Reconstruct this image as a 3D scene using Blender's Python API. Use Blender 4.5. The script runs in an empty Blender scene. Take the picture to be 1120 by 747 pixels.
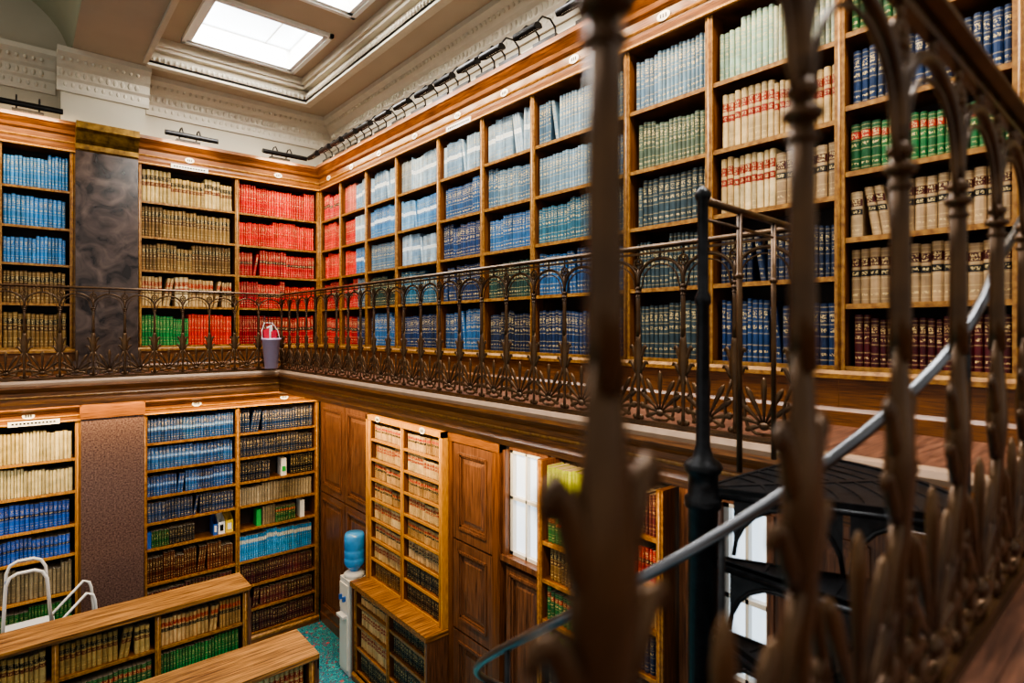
import bpy, bmesh, math, random
from mathutils import Vector, Matrix
random.seed(7)
scene = bpy.context.scene
pi = math.pi
try:
    scene.view_settings.look = 'AgX - Medium High Contrast'
except Exception:
    pass

# ------------------------------------------------------------------ colour helpers
def C(h):
    h = h.lstrip('#')
    o = []
    for i in (0, 2, 4):
        c = int(h[i:i+2], 16) / 255.0
        o.append(c / 12.92 if c <= 0.04045 else ((c + 0.055) / 1.055) ** 2.4)
    return (o[0], o[1], o[2], 1.0)

# ------------------------------------------------------------------ materials
def new_mat(name):
    m = bpy.data.materials.new(name)
    m.use_nodes = True
    nt = m.node_tree
    b = nt.nodes['Principled BSDF']
    return m, nt, b

def simple(name, col, rough=0.5, metal=0.0, var=0.12, scale=8.0, bump=0.0, bscale=60.0, mapping=(1, 1, 1), col2=None, spec=0.5, lo=.3, hi=.7, dist=0.0):
    m, nt, b = new_mat(name)
    tc = nt.nodes.new('ShaderNodeTexCoord')
    mp = nt.nodes.new('ShaderNodeMapping'); mp.inputs['Scale'].default_value = mapping
    nt.links.new(tc.outputs['Object'], mp.inputs['Vector'])
    n = nt.nodes.new('ShaderNodeTexNoise'); n.inputs['Scale'].default_value = scale; n.inputs['Detail'].default_value = 6
    n.inputs['Distortion'].default_value = dist
    nt.links.new(mp.outputs[0], n.inputs['Vector'])
    r = nt.nodes.new('ShaderNodeValToRGB')
    r.color_ramp.elements[0].position = lo; r.color_ramp.elements[1].position = hi
    if col2 is None:
        c1 = tuple(c * (1 - var) for c in col[:3]) + (1,)
        c2 = tuple(min(1, c * (1 + var)) for c in col[:3]) + (1,)
    else:
        c1, c2 = col, col2
    r.color_ramp.elements[0].color = c1; r.color_ramp.elements[1].color = c2
    nt.links.new(n.outputs['Fac'], r.inputs[0])
    nt.links.new(r.outputs[0], b.inputs['Base Color'])
    b.inputs['Roughness'].default_value = rough
    b.inputs['Metallic'].default_value = metal
    b.inputs['Specular IOR Level'].default_value = spec
    if bump > 0:
        n2 = nt.nodes.new('ShaderNodeTexNoise'); n2.inputs['Scale'].default_value = bscale
        nt.links.new(mp.outputs[0], n2.inputs['Vector'])
        bp = nt.nodes.new('ShaderNodeBump'); bp.inputs['Strength'].default_value = bump; bp.inputs['Distance'].default_value = 0.01
        nt.links.new(n2.outputs['Fac'], bp.inputs['Height']); nt.links.new(bp.outputs[0], b.inputs['Normal'])
    return m

M_oakH = simple('oak_horizontal', C('3e220f'), 0.30, mapping=(1.5, 1.5, 45), scale=4, col2=C('8c5828'), bump=0.05)
M_oakV = simple('oak_vertical', C('3c200e'), 0.32, mapping=(30, 30, 1.0), scale=3, col2=C('7c4c24'), bump=0.05)
M_edge = simple('oak_front_edge', C('6c431c'), 0.30, mapping=(6, 6, 6), scale=5, col2=C('a87a3a'))
M_oakLit = simple('oak_lamplit', C('a06a24'), 0.32, mapping=(20, 20, 2), scale=5, col2=C('d49c4a'))  # golden oak tone with the warm lamp glow put into the colour
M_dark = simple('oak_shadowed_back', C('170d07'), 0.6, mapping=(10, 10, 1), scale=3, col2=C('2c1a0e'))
M_panel = simple('mahogany_panel', C('3a2317'), 0.28, mapping=(22, 22, 1.4), scale=3, col2=C('7c5238'), bump=0.05)
M_top = simple('worn_oak_top', C('4c2c12'), 0.42, mapping=(1.2, 26, 26), scale=2.5, col2=C('b07c40'), bump=0.08, lo=.35, hi=.65)
M_marble = simple('dark_marble', C('211a18'), 0.18, scale=4.5, col2=C('5e4e46'), dist=1.5, lo=.35, hi=.72)
M_granite = simple('brown_granite', C('3a2825'), 0.22, scale=60, col2=C('7e645a'))
M_plaster = simple('ceiling_plaster', C('b0a08a'), 0.8, var=0.04, scale=2)
M_plaster2 = simple('wall_plaster', C('b4aa94'), 0.8, var=0.05, scale=2)
M_vault = simple('vault_plaster', C('9c987c'), 0.8, var=0.04, scale=2)
M_cornice = simple('cornice_plaster', C('c6bba6'), 0.75, var=0.05, scale=9, bump=0.1)
M_white = simple('white_paint', C('dedcd6'), 0.35, var=0.02)
M_bronze = simple('bronze_paint', C('38281c'), 0.30, metal=0.55, scale=9, col2=C('65492c'))
M_iron = simple('black_iron', C('121315'), 0.34, metal=0.5, scale=20, col2=C('292a2d'), bump=0.1)
M_steel = simple('galvanised_steel', C('74767a'), 0.28, metal=0.95, scale=12, var=0.15)
M_brass = simple('aged_brass', C('4d3312'), 0.35, metal=0.7, scale=14, col2=C('94702e'))
M_black = simple('black_metal', C('0f0d0c'), 0.35, metal=0.4, scale=10, col2=C('211c18'))
M_stone = simple('stone_edge', C('a4866c'), 0.55, var=0.08, scale=12)
M_boards = simple('floor_boards', C('3a2014'), 0.45, mapping=(2, 24, 2), scale=2.5, col2=C('7a503a'), bump=0.06)
M_plaque = simple('enamel_plaque', C('e8e4d8'), 0.3, var=0.03)
M_blueplastic = simple('blue_bottle', C('3b8fd8'), 0.12, var=0.15, scale=9)
M_greyplastic = simple('white_plastic', C('d3d6d8'), 0.35, var=0.02)
M_lilac = simple('lilac_plastic', C('c4aecb'), 0.4, var=0.05)
M_redpaper = simple('red_paper', C('c5203a'), 0.6, var=0.1)
M_yellow = simple('yellow_card', C('e0c02c'), 0.6, var=0.08)
M_bluecard = simple('blue_card', C('2458a8'), 0.6, var=0.08)
M_green = simple('green_card', C('1fa046'), 0.6, var=0.08)
M_paper = simple('white_paper', C('e9e9e4'), 0.6, var=0.03)

def emission(name, col, strength):
    m, nt, b = new_mat(name)
    tc = nt.nodes.new('ShaderNodeTexCoord')
    n = nt.nodes.new('ShaderNodeTexNoise'); n.inputs['Scale'].default_value = 1.2
    nt.links.new(tc.outputs['Object'], n.inputs['Vector'])
    r = nt.nodes.new('ShaderNodeValToRGB')
    r.color_ramp.elements[0].color = tuple(c * 0.82 for c in col[:3]) + (1,)
    r.color_ramp.elements[1].color = col
    nt.links.new(n.outputs['Fac'], r.inputs[0])
    nt.links.new(r.outputs[0], b.inputs['Emission Color'])
    b.inputs['Base Color'].default_value = (0.6, 0.65, 0.7, 1)
    b.inputs['Emission Strength'].default_value = strength
    b.inputs['Roughness'].default_value = 0.1
    return m
M_sky = emission('skylight_glass', (0.88, 0.94, 1.0, 1), 5.0)
M_win = emission('window_glass', (0.70, 0.85, 1.0, 1), 1.7)
M_tube = emission('lamp_tube', (1.0, 0.82, 0.55, 1), 2.5)

def carpet():
    m, nt, b = new_mat('patterned_carpet')
    tc = nt.nodes.new('ShaderNodeTexCoord')
    v = nt.nodes.new('ShaderNodeTexVoronoi'); v.inputs['Scale'].default_value = 6.5
    n = nt.nodes.new('ShaderNodeTexNoise'); n.inputs['Scale'].default_value = 9; n.inputs['Distortion'].default_value = 2.5
    nt.links.new(tc.outputs['Object'], v.inputs['Vector']); nt.links.new(tc.outputs['Object'], n.inputs['Vector'])
    r1 = nt.nodes.new('ShaderNodeValToRGB'); r1.color_ramp.interpolation = 'CONSTANT'
    e = r1.color_ramp.elements
    e[0].position = 0; e[0].color = C('1d7f92')
    e[1].position = 0.42; e[1].color = C('0d4c66')
    a = e.new(0.49); a.color = C('3aa7a8')
    a = e.new(0.55); a.color = C('123a58')
    a = e.new(0.60); a.color = C('8a3a4a')
    a = e.new(0.64); a.color = C('1a7088')
    nt.links.new(n.outputs['Fac'], r1.inputs[0])
    r2 = nt.nodes.new('ShaderNodeValToRGB'); r2.color_ramp.interpolation = 'CONSTANT'
    r2.color_ramp.elements[0].color = (1, 1, 1, 1); r2.color_ramp.elements[1].position = 0.16; r2.color_ramp.elements[1].color = (0, 0, 0, 1)
    nt.links.new(v.outputs['Distance'], r2.inputs[0])
    mx = nt.nodes.new('ShaderNodeMix'); mx.data_type = 'RGBA'
    nt.links.new(r2.outputs[0], mx.inputs['Factor']); nt.links.new(r1.outputs[0], mx.inputs[6]); mx.inputs[7].default_value = C('b0545c')
    nt.links.new(mx.outputs[2], b.inputs['Base Color'])
    b.inputs['Roughness'].default_value = 0.95
    return m
M_carpet = carpet()

def book_mat():
    m, nt, b = new_mat('book_binding')
    N = nt.nodes; L = nt.links
    def attr(n):
        a = N.new('ShaderNodeAttribute'); a.attribute_name = n; return a
    col, l1, l2 = attr('Col'), attr('Lab1'), attr('Lab2')
    uv = N.new('ShaderNodeUVMap'); uv.uv_map = 'UVMap'
    sp = N.new('ShaderNodeSeparateXYZ'); L.new(uv.outputs[0], sp.inputs[0])
    def comp(center, hw):
        c = N.new('ShaderNodeMath'); c.operation = 'COMPARE'
        L.new(sp.outputs['Y'], c.inputs[0]); c.inputs[1].default_value = center; c.inputs[2].default_value = hw
        return c.outputs[0]
    def mth(op, a, bb):
        c = N.new('ShaderNodeMath'); c.operation = op
        for i, x in enumerate((a, bb)):
            if isinstance(x, (int, float)): c.inputs[i].default_value = x
            else: L.new(x, c.inputs[i])
        return c.outputs[0]
    def mix(f, a, bb):
        x = N.new('ShaderNodeMix'); x.data_type = 'RGBA'
        L.new(f, x.inputs['Factor'])
        for i, y in ((6, a), (7, bb)):
            if isinstance(y, tuple): x.inputs[i].default_value = y
            else: L.new(y, x.inputs[i])
        return x.outputs[2]
    geo = N.new('ShaderNodeNewGeometry')
    n1 = N.new('ShaderNodeTexNoise'); n1.inputs['Scale'].default_value = 14; n1.inputs['Detail'].default_value = 4
    L.new(geo.outputs['Position'], n1.inputs['Vector'])
    hs = N.new('ShaderNodeHueSaturation'); hs.inputs['Saturation'].default_value = 1.0
    mr = N.new('ShaderNodeMapRange'); mr.inputs[1].default_value = 0.3; mr.inputs[2].default_value = 0.7; mr.inputs[3].default_value = 0.7; mr.inputs[4].default_value = 1.15
    L.new(n1.outputs['Fac'], mr.inputs[0]); L.new(mr.outputs[0], hs.inputs['Value']); L.new(col.outputs['Color'], hs.inputs['Color'])
    c = hs.outputs[0]
    c = mix(mth('MULTIPLY', comp(0.76, 0.075), l1.outputs['Alpha']), c, l1.outputs['Color'])
    c = mix(mth('MULTIPLY', comp(0.56, 0.06), l2.outputs['Alpha']), c, l2.outputs['Color'])
    lines = None
    for cc in (0.08, 0.27, 0.46, 0.655, 0.86, 0.94):
        k = comp(cc, 0.010)
        lines = k if lines is None else mth('MAXIMUM', lines, k)
    tx = N.new('ShaderNodeTexNoise'); tx.inputs['Scale'].default_value = 120; tx.inputs['Detail'].default_value = 1
    L.new(geo.outputs['Position'], tx.inputs['Vector'])
    txt = mth('GREATER_THAN', tx.outputs['Fac'], 0.50)
    bands = mth('MAXIMUM', mth('MAXIMUM', comp(0.79, 0.035), comp(0.72, 0.018)), mth('MAXIMUM', comp(0.56, 0.03), comp(0.17, 0.02)))
    cx = N.new('ShaderNodeMath'); cx.operation = 'COMPARE'
    L.new(sp.outputs['X'], cx.inputs[0]); cx.inputs[1].default_value = .5; cx.inputs[2].default_value = .36
    g = mth('MAXIMUM', mth('MULTIPLY', mth('MULTIPLY', txt, cx.outputs[0]), mth('MULTIPLY', bands, 1.0)), mth('MULTIPLY', lines, .4))
    ga = mth('MULTIPLY', g, col.outputs['Alpha'])
    c = mix(ga, c, C('dcc080'))
    L.new(c, b.inputs['Base Color'])
    b.inputs['Roughness'].default_value = 0.38
    return m
M_book = book_mat()

# ------------------------------------------------------------------ mesh builder
class MB:
    def __init__(self, mats, T=None):
        self.v = []; self.f = []; self.m = []
        self.mats = mats; self.T = T or (lambda a, b, c: (a, b, c)); self.smooth = []
    def mi(self, mat):
        if mat not in self.mats: self.mats.append(mat)
        return self.mats.index(mat)
    def add(self, verts, faces, mat, smooth=False):
        o = len(self.v); T = self.T
        self.v.extend(T(*p) for p in verts)
        k = self.mi(mat)
        for f in faces:
            self.f.append([i + o for i in f]); self.m.append(k); self.smooth.append(smooth)
    def box(self, x0, x1, y0, y1, z0, z1, mat):
        vs = [(x0, y0, z0), (x1, y0, z0), (x1, y1, z0), (x0, y1, z0), (x0, y0, z1), (x1, y0, z1), (x1, y1, z1), (x0, y1, z1)]
        self.add(vs, [(0, 3, 2, 1), (4, 5, 6, 7), (0, 1, 5, 4), (1, 2, 6, 5), (2, 3, 7, 6), (3, 0, 4, 7)], mat)
    def prism(self, u0, u1, prof, mat, m0=0, m1=0):
        n = len(prof)
        vs = [(u0 + m0 * d, d, z) for d, z in prof] + [(u1 + m1 * d, d, z) for d, z in prof]
        fs = [(i, (i + 1) % n, n + (i + 1) % n, n + i) for i in range(n)]
        fs += [tuple(range(n))[::-1], tuple(range(n, 2 * n))]
        self.add(vs, fs, mat)
    def tube(self, pts, r, mat, n=8, closed=False, flat=None):
        P = [Vector(p) for p in pts]; N = len(P)
        rr = r if isinstance(r, (list, tuple)) else [r] * N
        vs = []; prevn = None
        for i in range(N):
            if closed: t = (P[(i + 1) % N] - P[i - 1])
            elif i == 0: t = P[1] - P[0]
            elif i == N - 1: t = P[-1] - P[-2]
            else: t = P[i + 1] - P[i - 1]
            t.normalize()
            if prevn is None:
                a = Vector((0, 1, 0)) if abs(t.y) < 0.9 else Vector((1, 0, 0))
            else: a = prevn
            nn = (a - t * a.dot(t)).normalized(); prevn = nn
            bb = t.cross(nn)
            fl = flat or 1.0
            for k in range(n):
                an = 2 * pi * k / n
                vs.append(tuple(P[i] + (nn * math.cos(an) * fl + bb * math.sin(an)) * rr[i]))
        fs = []
        for i in range(N if closed else N - 1):
            j = (i + 1) % N
            for k in range(n):
                fs.append((i * n + k, i * n + (k + 1) % n, j * n + (k + 1) % n, j * n + k))
        if not closed:
            fs.append(tuple(range(n))[::-1]); fs.append(tuple(range((N - 1) * n, N * n)))
        self.add(vs, fs, mat, True)
    def lathe(self, cx, cy, prof, mat, n=20, smooth=True):
        vs = []
        for r, z in prof:
            for k in range(n):
                a = 2 * pi * k / n
                vs.append((cx + r * math.cos(a), cy + r * math.sin(a), z))
        fs = []
        for i in range(len(prof) - 1):
            for k in range(n):
                fs.append((i * n + k, i * n + (k + 1) % n, (i + 1) * n + (k + 1) % n, (i + 1) * n + k))
        fs.append(tuple(range(n))[::-1]); fs.append(tuple(range((len(prof) - 1) * n, len(prof) * n)))
        self.add(vs, fs, mat, smooth)
    def ell(self, c, r, mat, rot=0.0, nu=8, nv=5):
        vs = []; ca, sa = math.cos(rot), math.sin(rot)
        for i in range(nv + 1):
            ph = pi * i / nv
            for k in range(nu):
                a = 2 * pi * k / nu
                x = r[0] * math.sin(ph) * math.cos(a); y = r[1] * math.sin(ph) * math.sin(a); z = r[2] * math.cos(ph)
                vs.append((c[0] + x * ca + z * sa, c[1] + y, c[2] - x * sa + z * ca))
        fs = []
        for i in range(nv):
            for k in range(nu):
                fs.append((i * nu + k, i * nu + (k + 1) % nu, (i + 1) * nu + (k + 1) % nu, (i + 1) * nu + k))
        self.add(vs, fs, mat, True)
    def obj(self, name, parent=None):
        me = bpy.data.meshes.new(name)
        me.from_pydata(self.v, [], self.f)
        for m in self.mats: me.materials.append(m)
        me.polygons.foreach_set('material_index', self.m)
        me.polygons.foreach_set('use_smooth', self.smooth)
        me.update()
        bm = bmesh.new(); bm.from_mesh(me)
        bmesh.ops.recalc_face_normals(bm, faces=bm.faces)
        bm.to_mesh(me); bm.free()
        ob = bpy.data.objects.new(name, me)
        scene.collection.objects.link(ob)
        if parent: ob.parent = parent
        return ob

def empty(name, loc=(0, 0, 0)):
    e = bpy.data.objects.new(name, None); e.location = loc
    scene.collection.objects.link(e); return e

def TB(Y0): return lambda u, d, z: (u, Y0 + d, z)
def TR(X0): return lambda u, d, z: (X0 + d, u, z)

# ------------------------------------------------------------------ books
class Books:
    def __init__(self, T): self.T = T; self.v = []; self.f = []; self.uv = []; self.c = []; self.l1 = []; self.l2 = []
    def book(self, u0, w, z0, h, d0, dep, col, l1, l2, gold, lean=0.0):
        o = len(self.v); T = self.T
        pr = [(0, 0.014), (0.2, 0.003), (0.5, 0), (0.8, 0.003), (1, 0.014)]
        g = 0.0013
        for z in (0, h):
            for a, dd in pr: self.v.append(T(u0 + g + a * (w - 2 * g) + lean * z, d0 + dd, z0 + z))
            self.v.append(T(u0 + w - g + lean * z, d0 + dep, z0 + z)); self.v.append(T(u0 + g + lean * z, d0 + dep, z0 + z))
        base = col[:3] + (gold,)
        page = (0.36, 0.29, 0.20, 0.0)
        for i in range(4):
            self.f.append((o + i, o + i + 1, o + 7 + i + 1, o + 7 + i))
            a, b = pr[i][0], pr[i + 1][0]
            self.uv += [(a, 0), (b, 0), (b, 1), (a, 1)]
            self.c += [base] * 4; self.l1 += [l1] * 4; self.l2 += [l2] * 4
        pl = col[:3] + (0,); no = (0, 0, 0, 0)
        for fa in ((4, 5, 12, 11), (6, 0, 7, 13)):
            self.f.append(tuple(o + k for k in fa)); self.uv += [(0, -1)] * 4
            self.c += [pl] * 4; self.l1 += [no] * 4; self.l2 += [no] * 4
        self.f.append(tuple(o + 7 + k for k in range(7))); self.uv += [(0, -1)] * 7
        self.c += [page] * 7; self.l1 += [no] * 7; self.l2 += [no] * 7
    def obj(self, name, parent=None):
        me = bpy.data.meshes.new(name); me.from_pydata(self.v, [], self.f)
        me.materials.append(M_book)
        uvl = me.uv_layers.new(name='UVMap')
        uvl.data.foreach_set('uv', [x for p in self.uv for x in p])
        for nm, dat in (('Col', self.c), ('Lab1', self.l1), ('Lab2', self.l2)):
            a = me.color_attributes.new(nm, 'FLOAT_COLOR', 'CORNER')
            a.data.foreach_set('color', [x for p in dat for x in p])
        me.update()
        ob = bpy.data.objects.new(name, me); scene.collection.objects.link(ob)
        if parent: ob.parent = parent
        return ob

NO = (0, 0, 0, 0)
BLK = C('171517'); RED = C('a8200f'); GRN = C('1c5a34'); WHT = C('d8d6cc'); NAV = C('10204c'); BRN = C('5e2510')
S = {
 'blue':   (['2e7ab4', '286ea8', '3a86be'], NO, NO, .030, .040, .80, .8),
 'bblue':  (['1458b8', '1a60c0', '1250a4'], NO, NAV, .034, .042, .82, .7),
 'royal':  (['225490', '26609c', '1d467c'], NO, C('6f9ed6'), .030, .042, .82, .7),
 'navy':   (['18345c', '152c4e', '203e66'], NO, NO, .032, .045, .82, .9),
 'dnavy':  (['111c30', '15233c', '1c2a42'], NO, NO, .034, .046, .80, .7),
 'cyan':   (['2c8cc8', '3a9cd4'], WHT, NO, .022, .032, .82, .4),
 'steel':  (['64808f', '587488', '708c9c', '4a6a80'], NO, NO, .030, .045, .84, .9),
 'pale':   (['98aebb', '8aa4b4', 'a8bcc4', '7898b0'], NO, C('dfe4e2'), .024, .038, .84, .5),
 'paleg':  (['8fa892', '7e9a86', 'a0a88e'], NO, NO, .030, .040, .82, .7),
 'lblue':  (['5088b0', '447ca8', '6c9cbc'], NO, C('dfe6ea'), .026, .038, .82, .5),
 'teal':   (['265c72', '2e667a', '1f4f64'], NO, NO, .030, .044, .82, .9),
 'mblue':  (['265884', '2c6290', '204c76'], NO, NO, .032, .046, .82, .9),
 'olive':  (['4c5a48', '56644e', '3e4c40'], NO, NO, .032, .046, .82, .8),
 'slate':  (['3a4a4e', '2f4046', '46565a'], NO, NO, .032, .046, .82, .8),
 'dgreen': (['1b362e', '214038', '172e28'], NO, NO, .032, .046, .80, .8),
 'green':  (['185c2e', '1f6836', '145028'], RED, NO, .034, .048, .80, .9),
 'gwt':    (['1c7c3a', '228642', '176c32'], NO, NO, .026, .040, .80, .6),
 'red':    (['d81c10', 'cc1810', 'e02816', 'bc140c'], NO, NO, .026, .040, .84, .6),
 'crim':   (['b4141c', 'a01018', 'c22022'], NO, BLK, .030, .044, .84, .8),
 'orng':   (['dc2c18', 'd02612', 'c01e10'], NO, NO, .030, .040, .84, .6),
 'pink':   (['cc5240', 'bf4436', 'd66a54'], NO, NO, .028, .040, .82, .4),
 'maroon': (['50161c', '5c2024', '421218'], NO, NO, .034, .046, .82, .9),
 'mar2':   (['40121e', '4c1a24', '341018', '64242c'], NO, NO, .030, .042, .82, .7),
 'law':    (['c09c66', 'b48e58', 'cca874', 'a07c4a'], RED, BLK, .032, .046, .84, .5),
 'lawd':   (['b89c60', 'a88a50', 'c2a86c'], BLK, BRN, .036, .050, .84, .5),
 'lawb':   (['7c5c30', '684a24', '8c6c3a'], BLK, C('3c180a'), .034, .048, .84, .8),
 'lawr':   (['c8aa76', 'bc9c68', 'd2b886'], C('90200f'), C('8a1c10'), .036, .050, .86, .7),
 'lawm':   (['b0946c', 'a48660', 'bea27c'], C('441010'), C('101014'), .046, .062, .86, .8),
 'cream':  (['dccb94', 'd6c286', 'e2d4a0'], NO, NO, .026, .036, .84, .3),
 'beige':  (['8c7e62', '7c6e54', '988a70'], NO, NO, .030, .042, .80, .4),
 'brown':  (['5c2a18', '4c2012', '6a3420'], NO, NO, .024, .036, .76, .8),
 'black':  (['101014', '18181c', '0c0c10'], NO, NO, .034, .046, .84, .8),
 'lime':   (['9cac1e', 'aabc30', '809c1c'], NO, NO, .028, .040, .82, .4),
 'mix':    (['a01824', '18284c', '184468', '602038', 'c03a38', '1e1e24', 'b05478'], NO, NO, .022, .038, .80, .6),
 'mixb':   (['18284c', '184468', '244f8c', '1e1e24', '185c2e'], NO, NO, .026, .040, .78, .7),
 'grey':   (['828886', '949a96', '686e70', 'acaea6'], NO, NO, .024, .040, .80, .4),
}
def fill(B, u0, u1, z0, avail, spec, dep=0.2, front=0.035):
    if spec is None: return
    if isinstance(spec, str): spec = [(spec, 1.0)]
    u = u0 + 0.004
    tot = u1 - u0; acc = u0
    for key, frac in spec:
        acc += tot * frac
        end = min(acc, u1 - 0.004)
        if key is None:
            u = end; continue
        cols, l1, l2, w0, w1, hf, gold = S[key]
        while u < end - w0:
            w = random.uniform(w0, w1); n = random.randint(4, 12)
            h = min(avail * (hf + random.uniform(-.09, .10)), 0.42 * random.uniform(.94, 1.0))
            base = C(random.choice(cols)); fr = front + random.uniform(0, .014)
            for _ in range(n):
                ww = w * random.uniform(.85, 1.15)
                if u + ww > end: break
                j = random.uniform(.70, 1.22)
                c = tuple(min(1, x * j) for x in base[:3])
                hh = h * random.uniform(.97, 1.015)
                B.book(u, ww, z0, hh, fr + random.uniform(0, .010), dep, c, l1, l2, gold)
                u += ww
            else:
                if random.random() < .15 and u + .15 < end:
                    u += .004
                    ln = random.choice((.10, .16))
                    for _ in range(random.randint(1, 3)):
                        if u + w + ln * h + .01 < end:
                            B.book(u, w, z0, h * .97, fr, dep, base[:3], l1, l2, gold, lean=ln); u += w
                    u += ln * h + .003
                continue
            break

def bookcase(name, T, bays, ztop, zbase, shelves, specs, depth=0.3, stile=0.045, crown=None, m0=0, m1=0, plinth=True, back=True, bdep=0.2, edge=None):
    edge = edge or M_edge
    par = empty(name)
    mb = MB([M_oakH], T)
    U0, U1 = bays[0][0], bays[-1][1]
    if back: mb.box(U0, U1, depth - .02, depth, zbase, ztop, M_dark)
    marks = sorted(set([round(b[0], 4) for b in bays] + [round(b[1], 4) for b in bays]))
    for k, u in enumerate(marks):
        a = u - stile / 2; b = u + stile / 2
        if k == 0: a, b = u, u + stile
        if k == len(marks) - 1: a, b = u - stile, u
        mb.box(a, b, 0.012, depth - .02, zbase, ztop, M_oakV)
        mb.box(a - .004, b + .004, 0.0, 0.012, zbase, ztop, edge)
        mb.tube([((a + b) / 2, -.003, zbase + .01), ((a + b) / 2, -.003, ztop)], .008, edge, n=6)
    B = Books(T)
    for (a, b), sh, sp in zip(bays, shelves, specs):
        a2, b2 = a + stile / 2 + .005, b - stile / 2 - .005
        if a == U0: a2 += stile / 2
        if b == U1: b2 -= stile / 2
        for i, z in enumerate(sh):
            mb.box(a2 - .005, b2 + .005, 0.02, depth - .02, z - .022, z, M_oakH)
            mb.box(a2 - .004, b2 + .004, 0.010, 0.022, z - .027, z + .002, edge)
            top = sh[i + 1] - .03 if i + 1 < len(sh) else ztop - .01
            if i < len(sp): fill(B, a2, b2, z + .001, top - z, sp[i], dep=bdep)
    if plinth:
        zs = min(s[0] for s in shelves) - .022
        mb.box(U0, U1, -.01, .02, zbase, zs, M_oakH)
        mb.prism(U0, U1, [(-.01, zs - .05), (-.035, zs - .045), (-.035, zs - .02), (-.012, zs), (.02, zs), (.02, zs - .05)], M_edge, m0, m1)
        mb.prism(U0, U1, [(-.01, zbase), (-.03, zbase), (-.03, zbase + .08), (-.01, zbase + .1)], M_oakH, m0, m1)
    if crown:
        h = crown
        p = [(0, ztop), (-.015, ztop), (-.02, ztop + h * .18), (-.008, ztop + h * .25), (-.01, ztop + h * .55), (-.04, ztop + h * .62), (-.05, ztop + h * .72), (-.1, ztop + h * .85), (-.12, ztop + h * .88), (-.12, ztop + h), (.0, ztop + h), (depth, ztop + h), (depth, ztop)]
        mb.prism(U0, U1, p, M_oakH, m0, m1)
        mb.prism(U0, U1, [(-.012, ztop + h * .3), (-.02, ztop + h * .34), (-.012, ztop + h * .38)], edge, m0, m1)
        mb.prism(U0, U1, [(-.012, ztop + .002), (-.028, ztop + .006), (-.028, ztop + .022), (-.012, ztop + .03)], M_oakLit, m0, m1)
    mb.obj('frame', par)
    B.obj('books', par)
    return par

# ------------------------------------------------------------------ room constants (metres, camera eye = z 0)
FZ = -4.25
GZ = -0.54
GX, GY = 2.654, 7.77
NY = 0.24
UX, UY = 3.53, 8.65
LX, LY = 3.40, 8.25
WX, WY = 3.85, 8.97
XL, YN = -5.0, -1.6

def boxobj(name, x0, x1, y0, y1, z0, z1, mat):
    mb = MB([mat]); mb.box(x0, x1, y0, y1, z0, z1, mat); return mb.obj(name)
boxobj('floor', XL, WX, YN, WY, FZ - .1, FZ, M_carpet)
boxobj('wall_back', XL, WX + .15, WY, WY + .15, FZ, 4.3, M_plaster2)
boxobj('wall_right', WX, WX + .15, YN, WY, FZ, 4.3, M_plaster2)

# ---- ceiling
mb = MB([M_plaster])
CZ = 3.3
cx0, cx1, cy1 = 1.23, 3.2, 8.35
mb.box(cx1, WX, YN, WY, CZ, CZ + .05, M_plaster)
mb.box(cx0, cx1, cy1, WY, CZ, CZ + .05, M_plaster)
mb.box(.50, cx0, YN, WY, CZ, CZ + .75, M_plaster)
for (o, z0, z1) in ((0, CZ - .03, CZ + .03), (-.03, CZ + .03, CZ + .16), (.05, CZ + .16, CZ + .2), (.09, CZ + .2, CZ + .3)):
    mb.box(cx1 - o, cx1 + .1, YN, cy1, z0, z1, M_cornice)
    mb.box(cx0, cx1 + .1, cy1 - o, cy1 + .1, z0, z1, M_cornice)
    mb.box(cx0 - .05, cx0 + o, YN, cy1, z0, z1, M_cornice)
for k in range(130):
    y = cy1 - .06 - k * .062
    if y > 0: mb.ell((cx1 - .01, y, CZ + .06), (.022, .022, .035), M_cornice, nu=6, nv=4)
for k in range(31):
    mb.ell((cx0 + .06 + k * .062, cy1 - .01, CZ + .06), (.022, .022, .035), M_cornice, nu=6, nv=4)
Z2 = CZ + .3
sx0, sx1 = 1.60, 2.90
sk = [(6.84, 8.08), (4.94, 6.2), (3.06, 4.3), (1.2, 2.4), (-.7, .5)]
mb.box(cx0, sx0, YN, cy1, Z2, Z2 + .05, M_plaster)
mb.box(sx1, cx1 + .1, YN, cy1, Z2, Z2 + .05, M_plaster)
yy = cy1
for a, b in sk:
    mb.box(sx0, sx1, b, yy, Z2, Z2 + .05, M_plaster); yy = a
mb.box(sx0, sx1, YN, yy, Z2, Z2 + .05, M_plaster)
mb.obj('ceiling')
mb = MB([M_vault])
prof = []
for i in range(15):
    a = i / 14 * pi / 2
    prof.append((.5 - 1.3 * (1 - math.cos(a)), CZ + .9 * math.sin(a)))
vs = []; fs = []
prof = [(.5, CZ)] + prof + [(XL, CZ + .9)]
for x, z in prof: vs += [(x, YN, z), (x, WY, z)]
for i in range(len(prof) - 1): fs.append((2 * i, 2 * i + 1, 2 * i + 3, 2 * i + 2))
mb.add(vs, fs, M_vault, True)
mb.obj('ceiling_vault')

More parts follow.
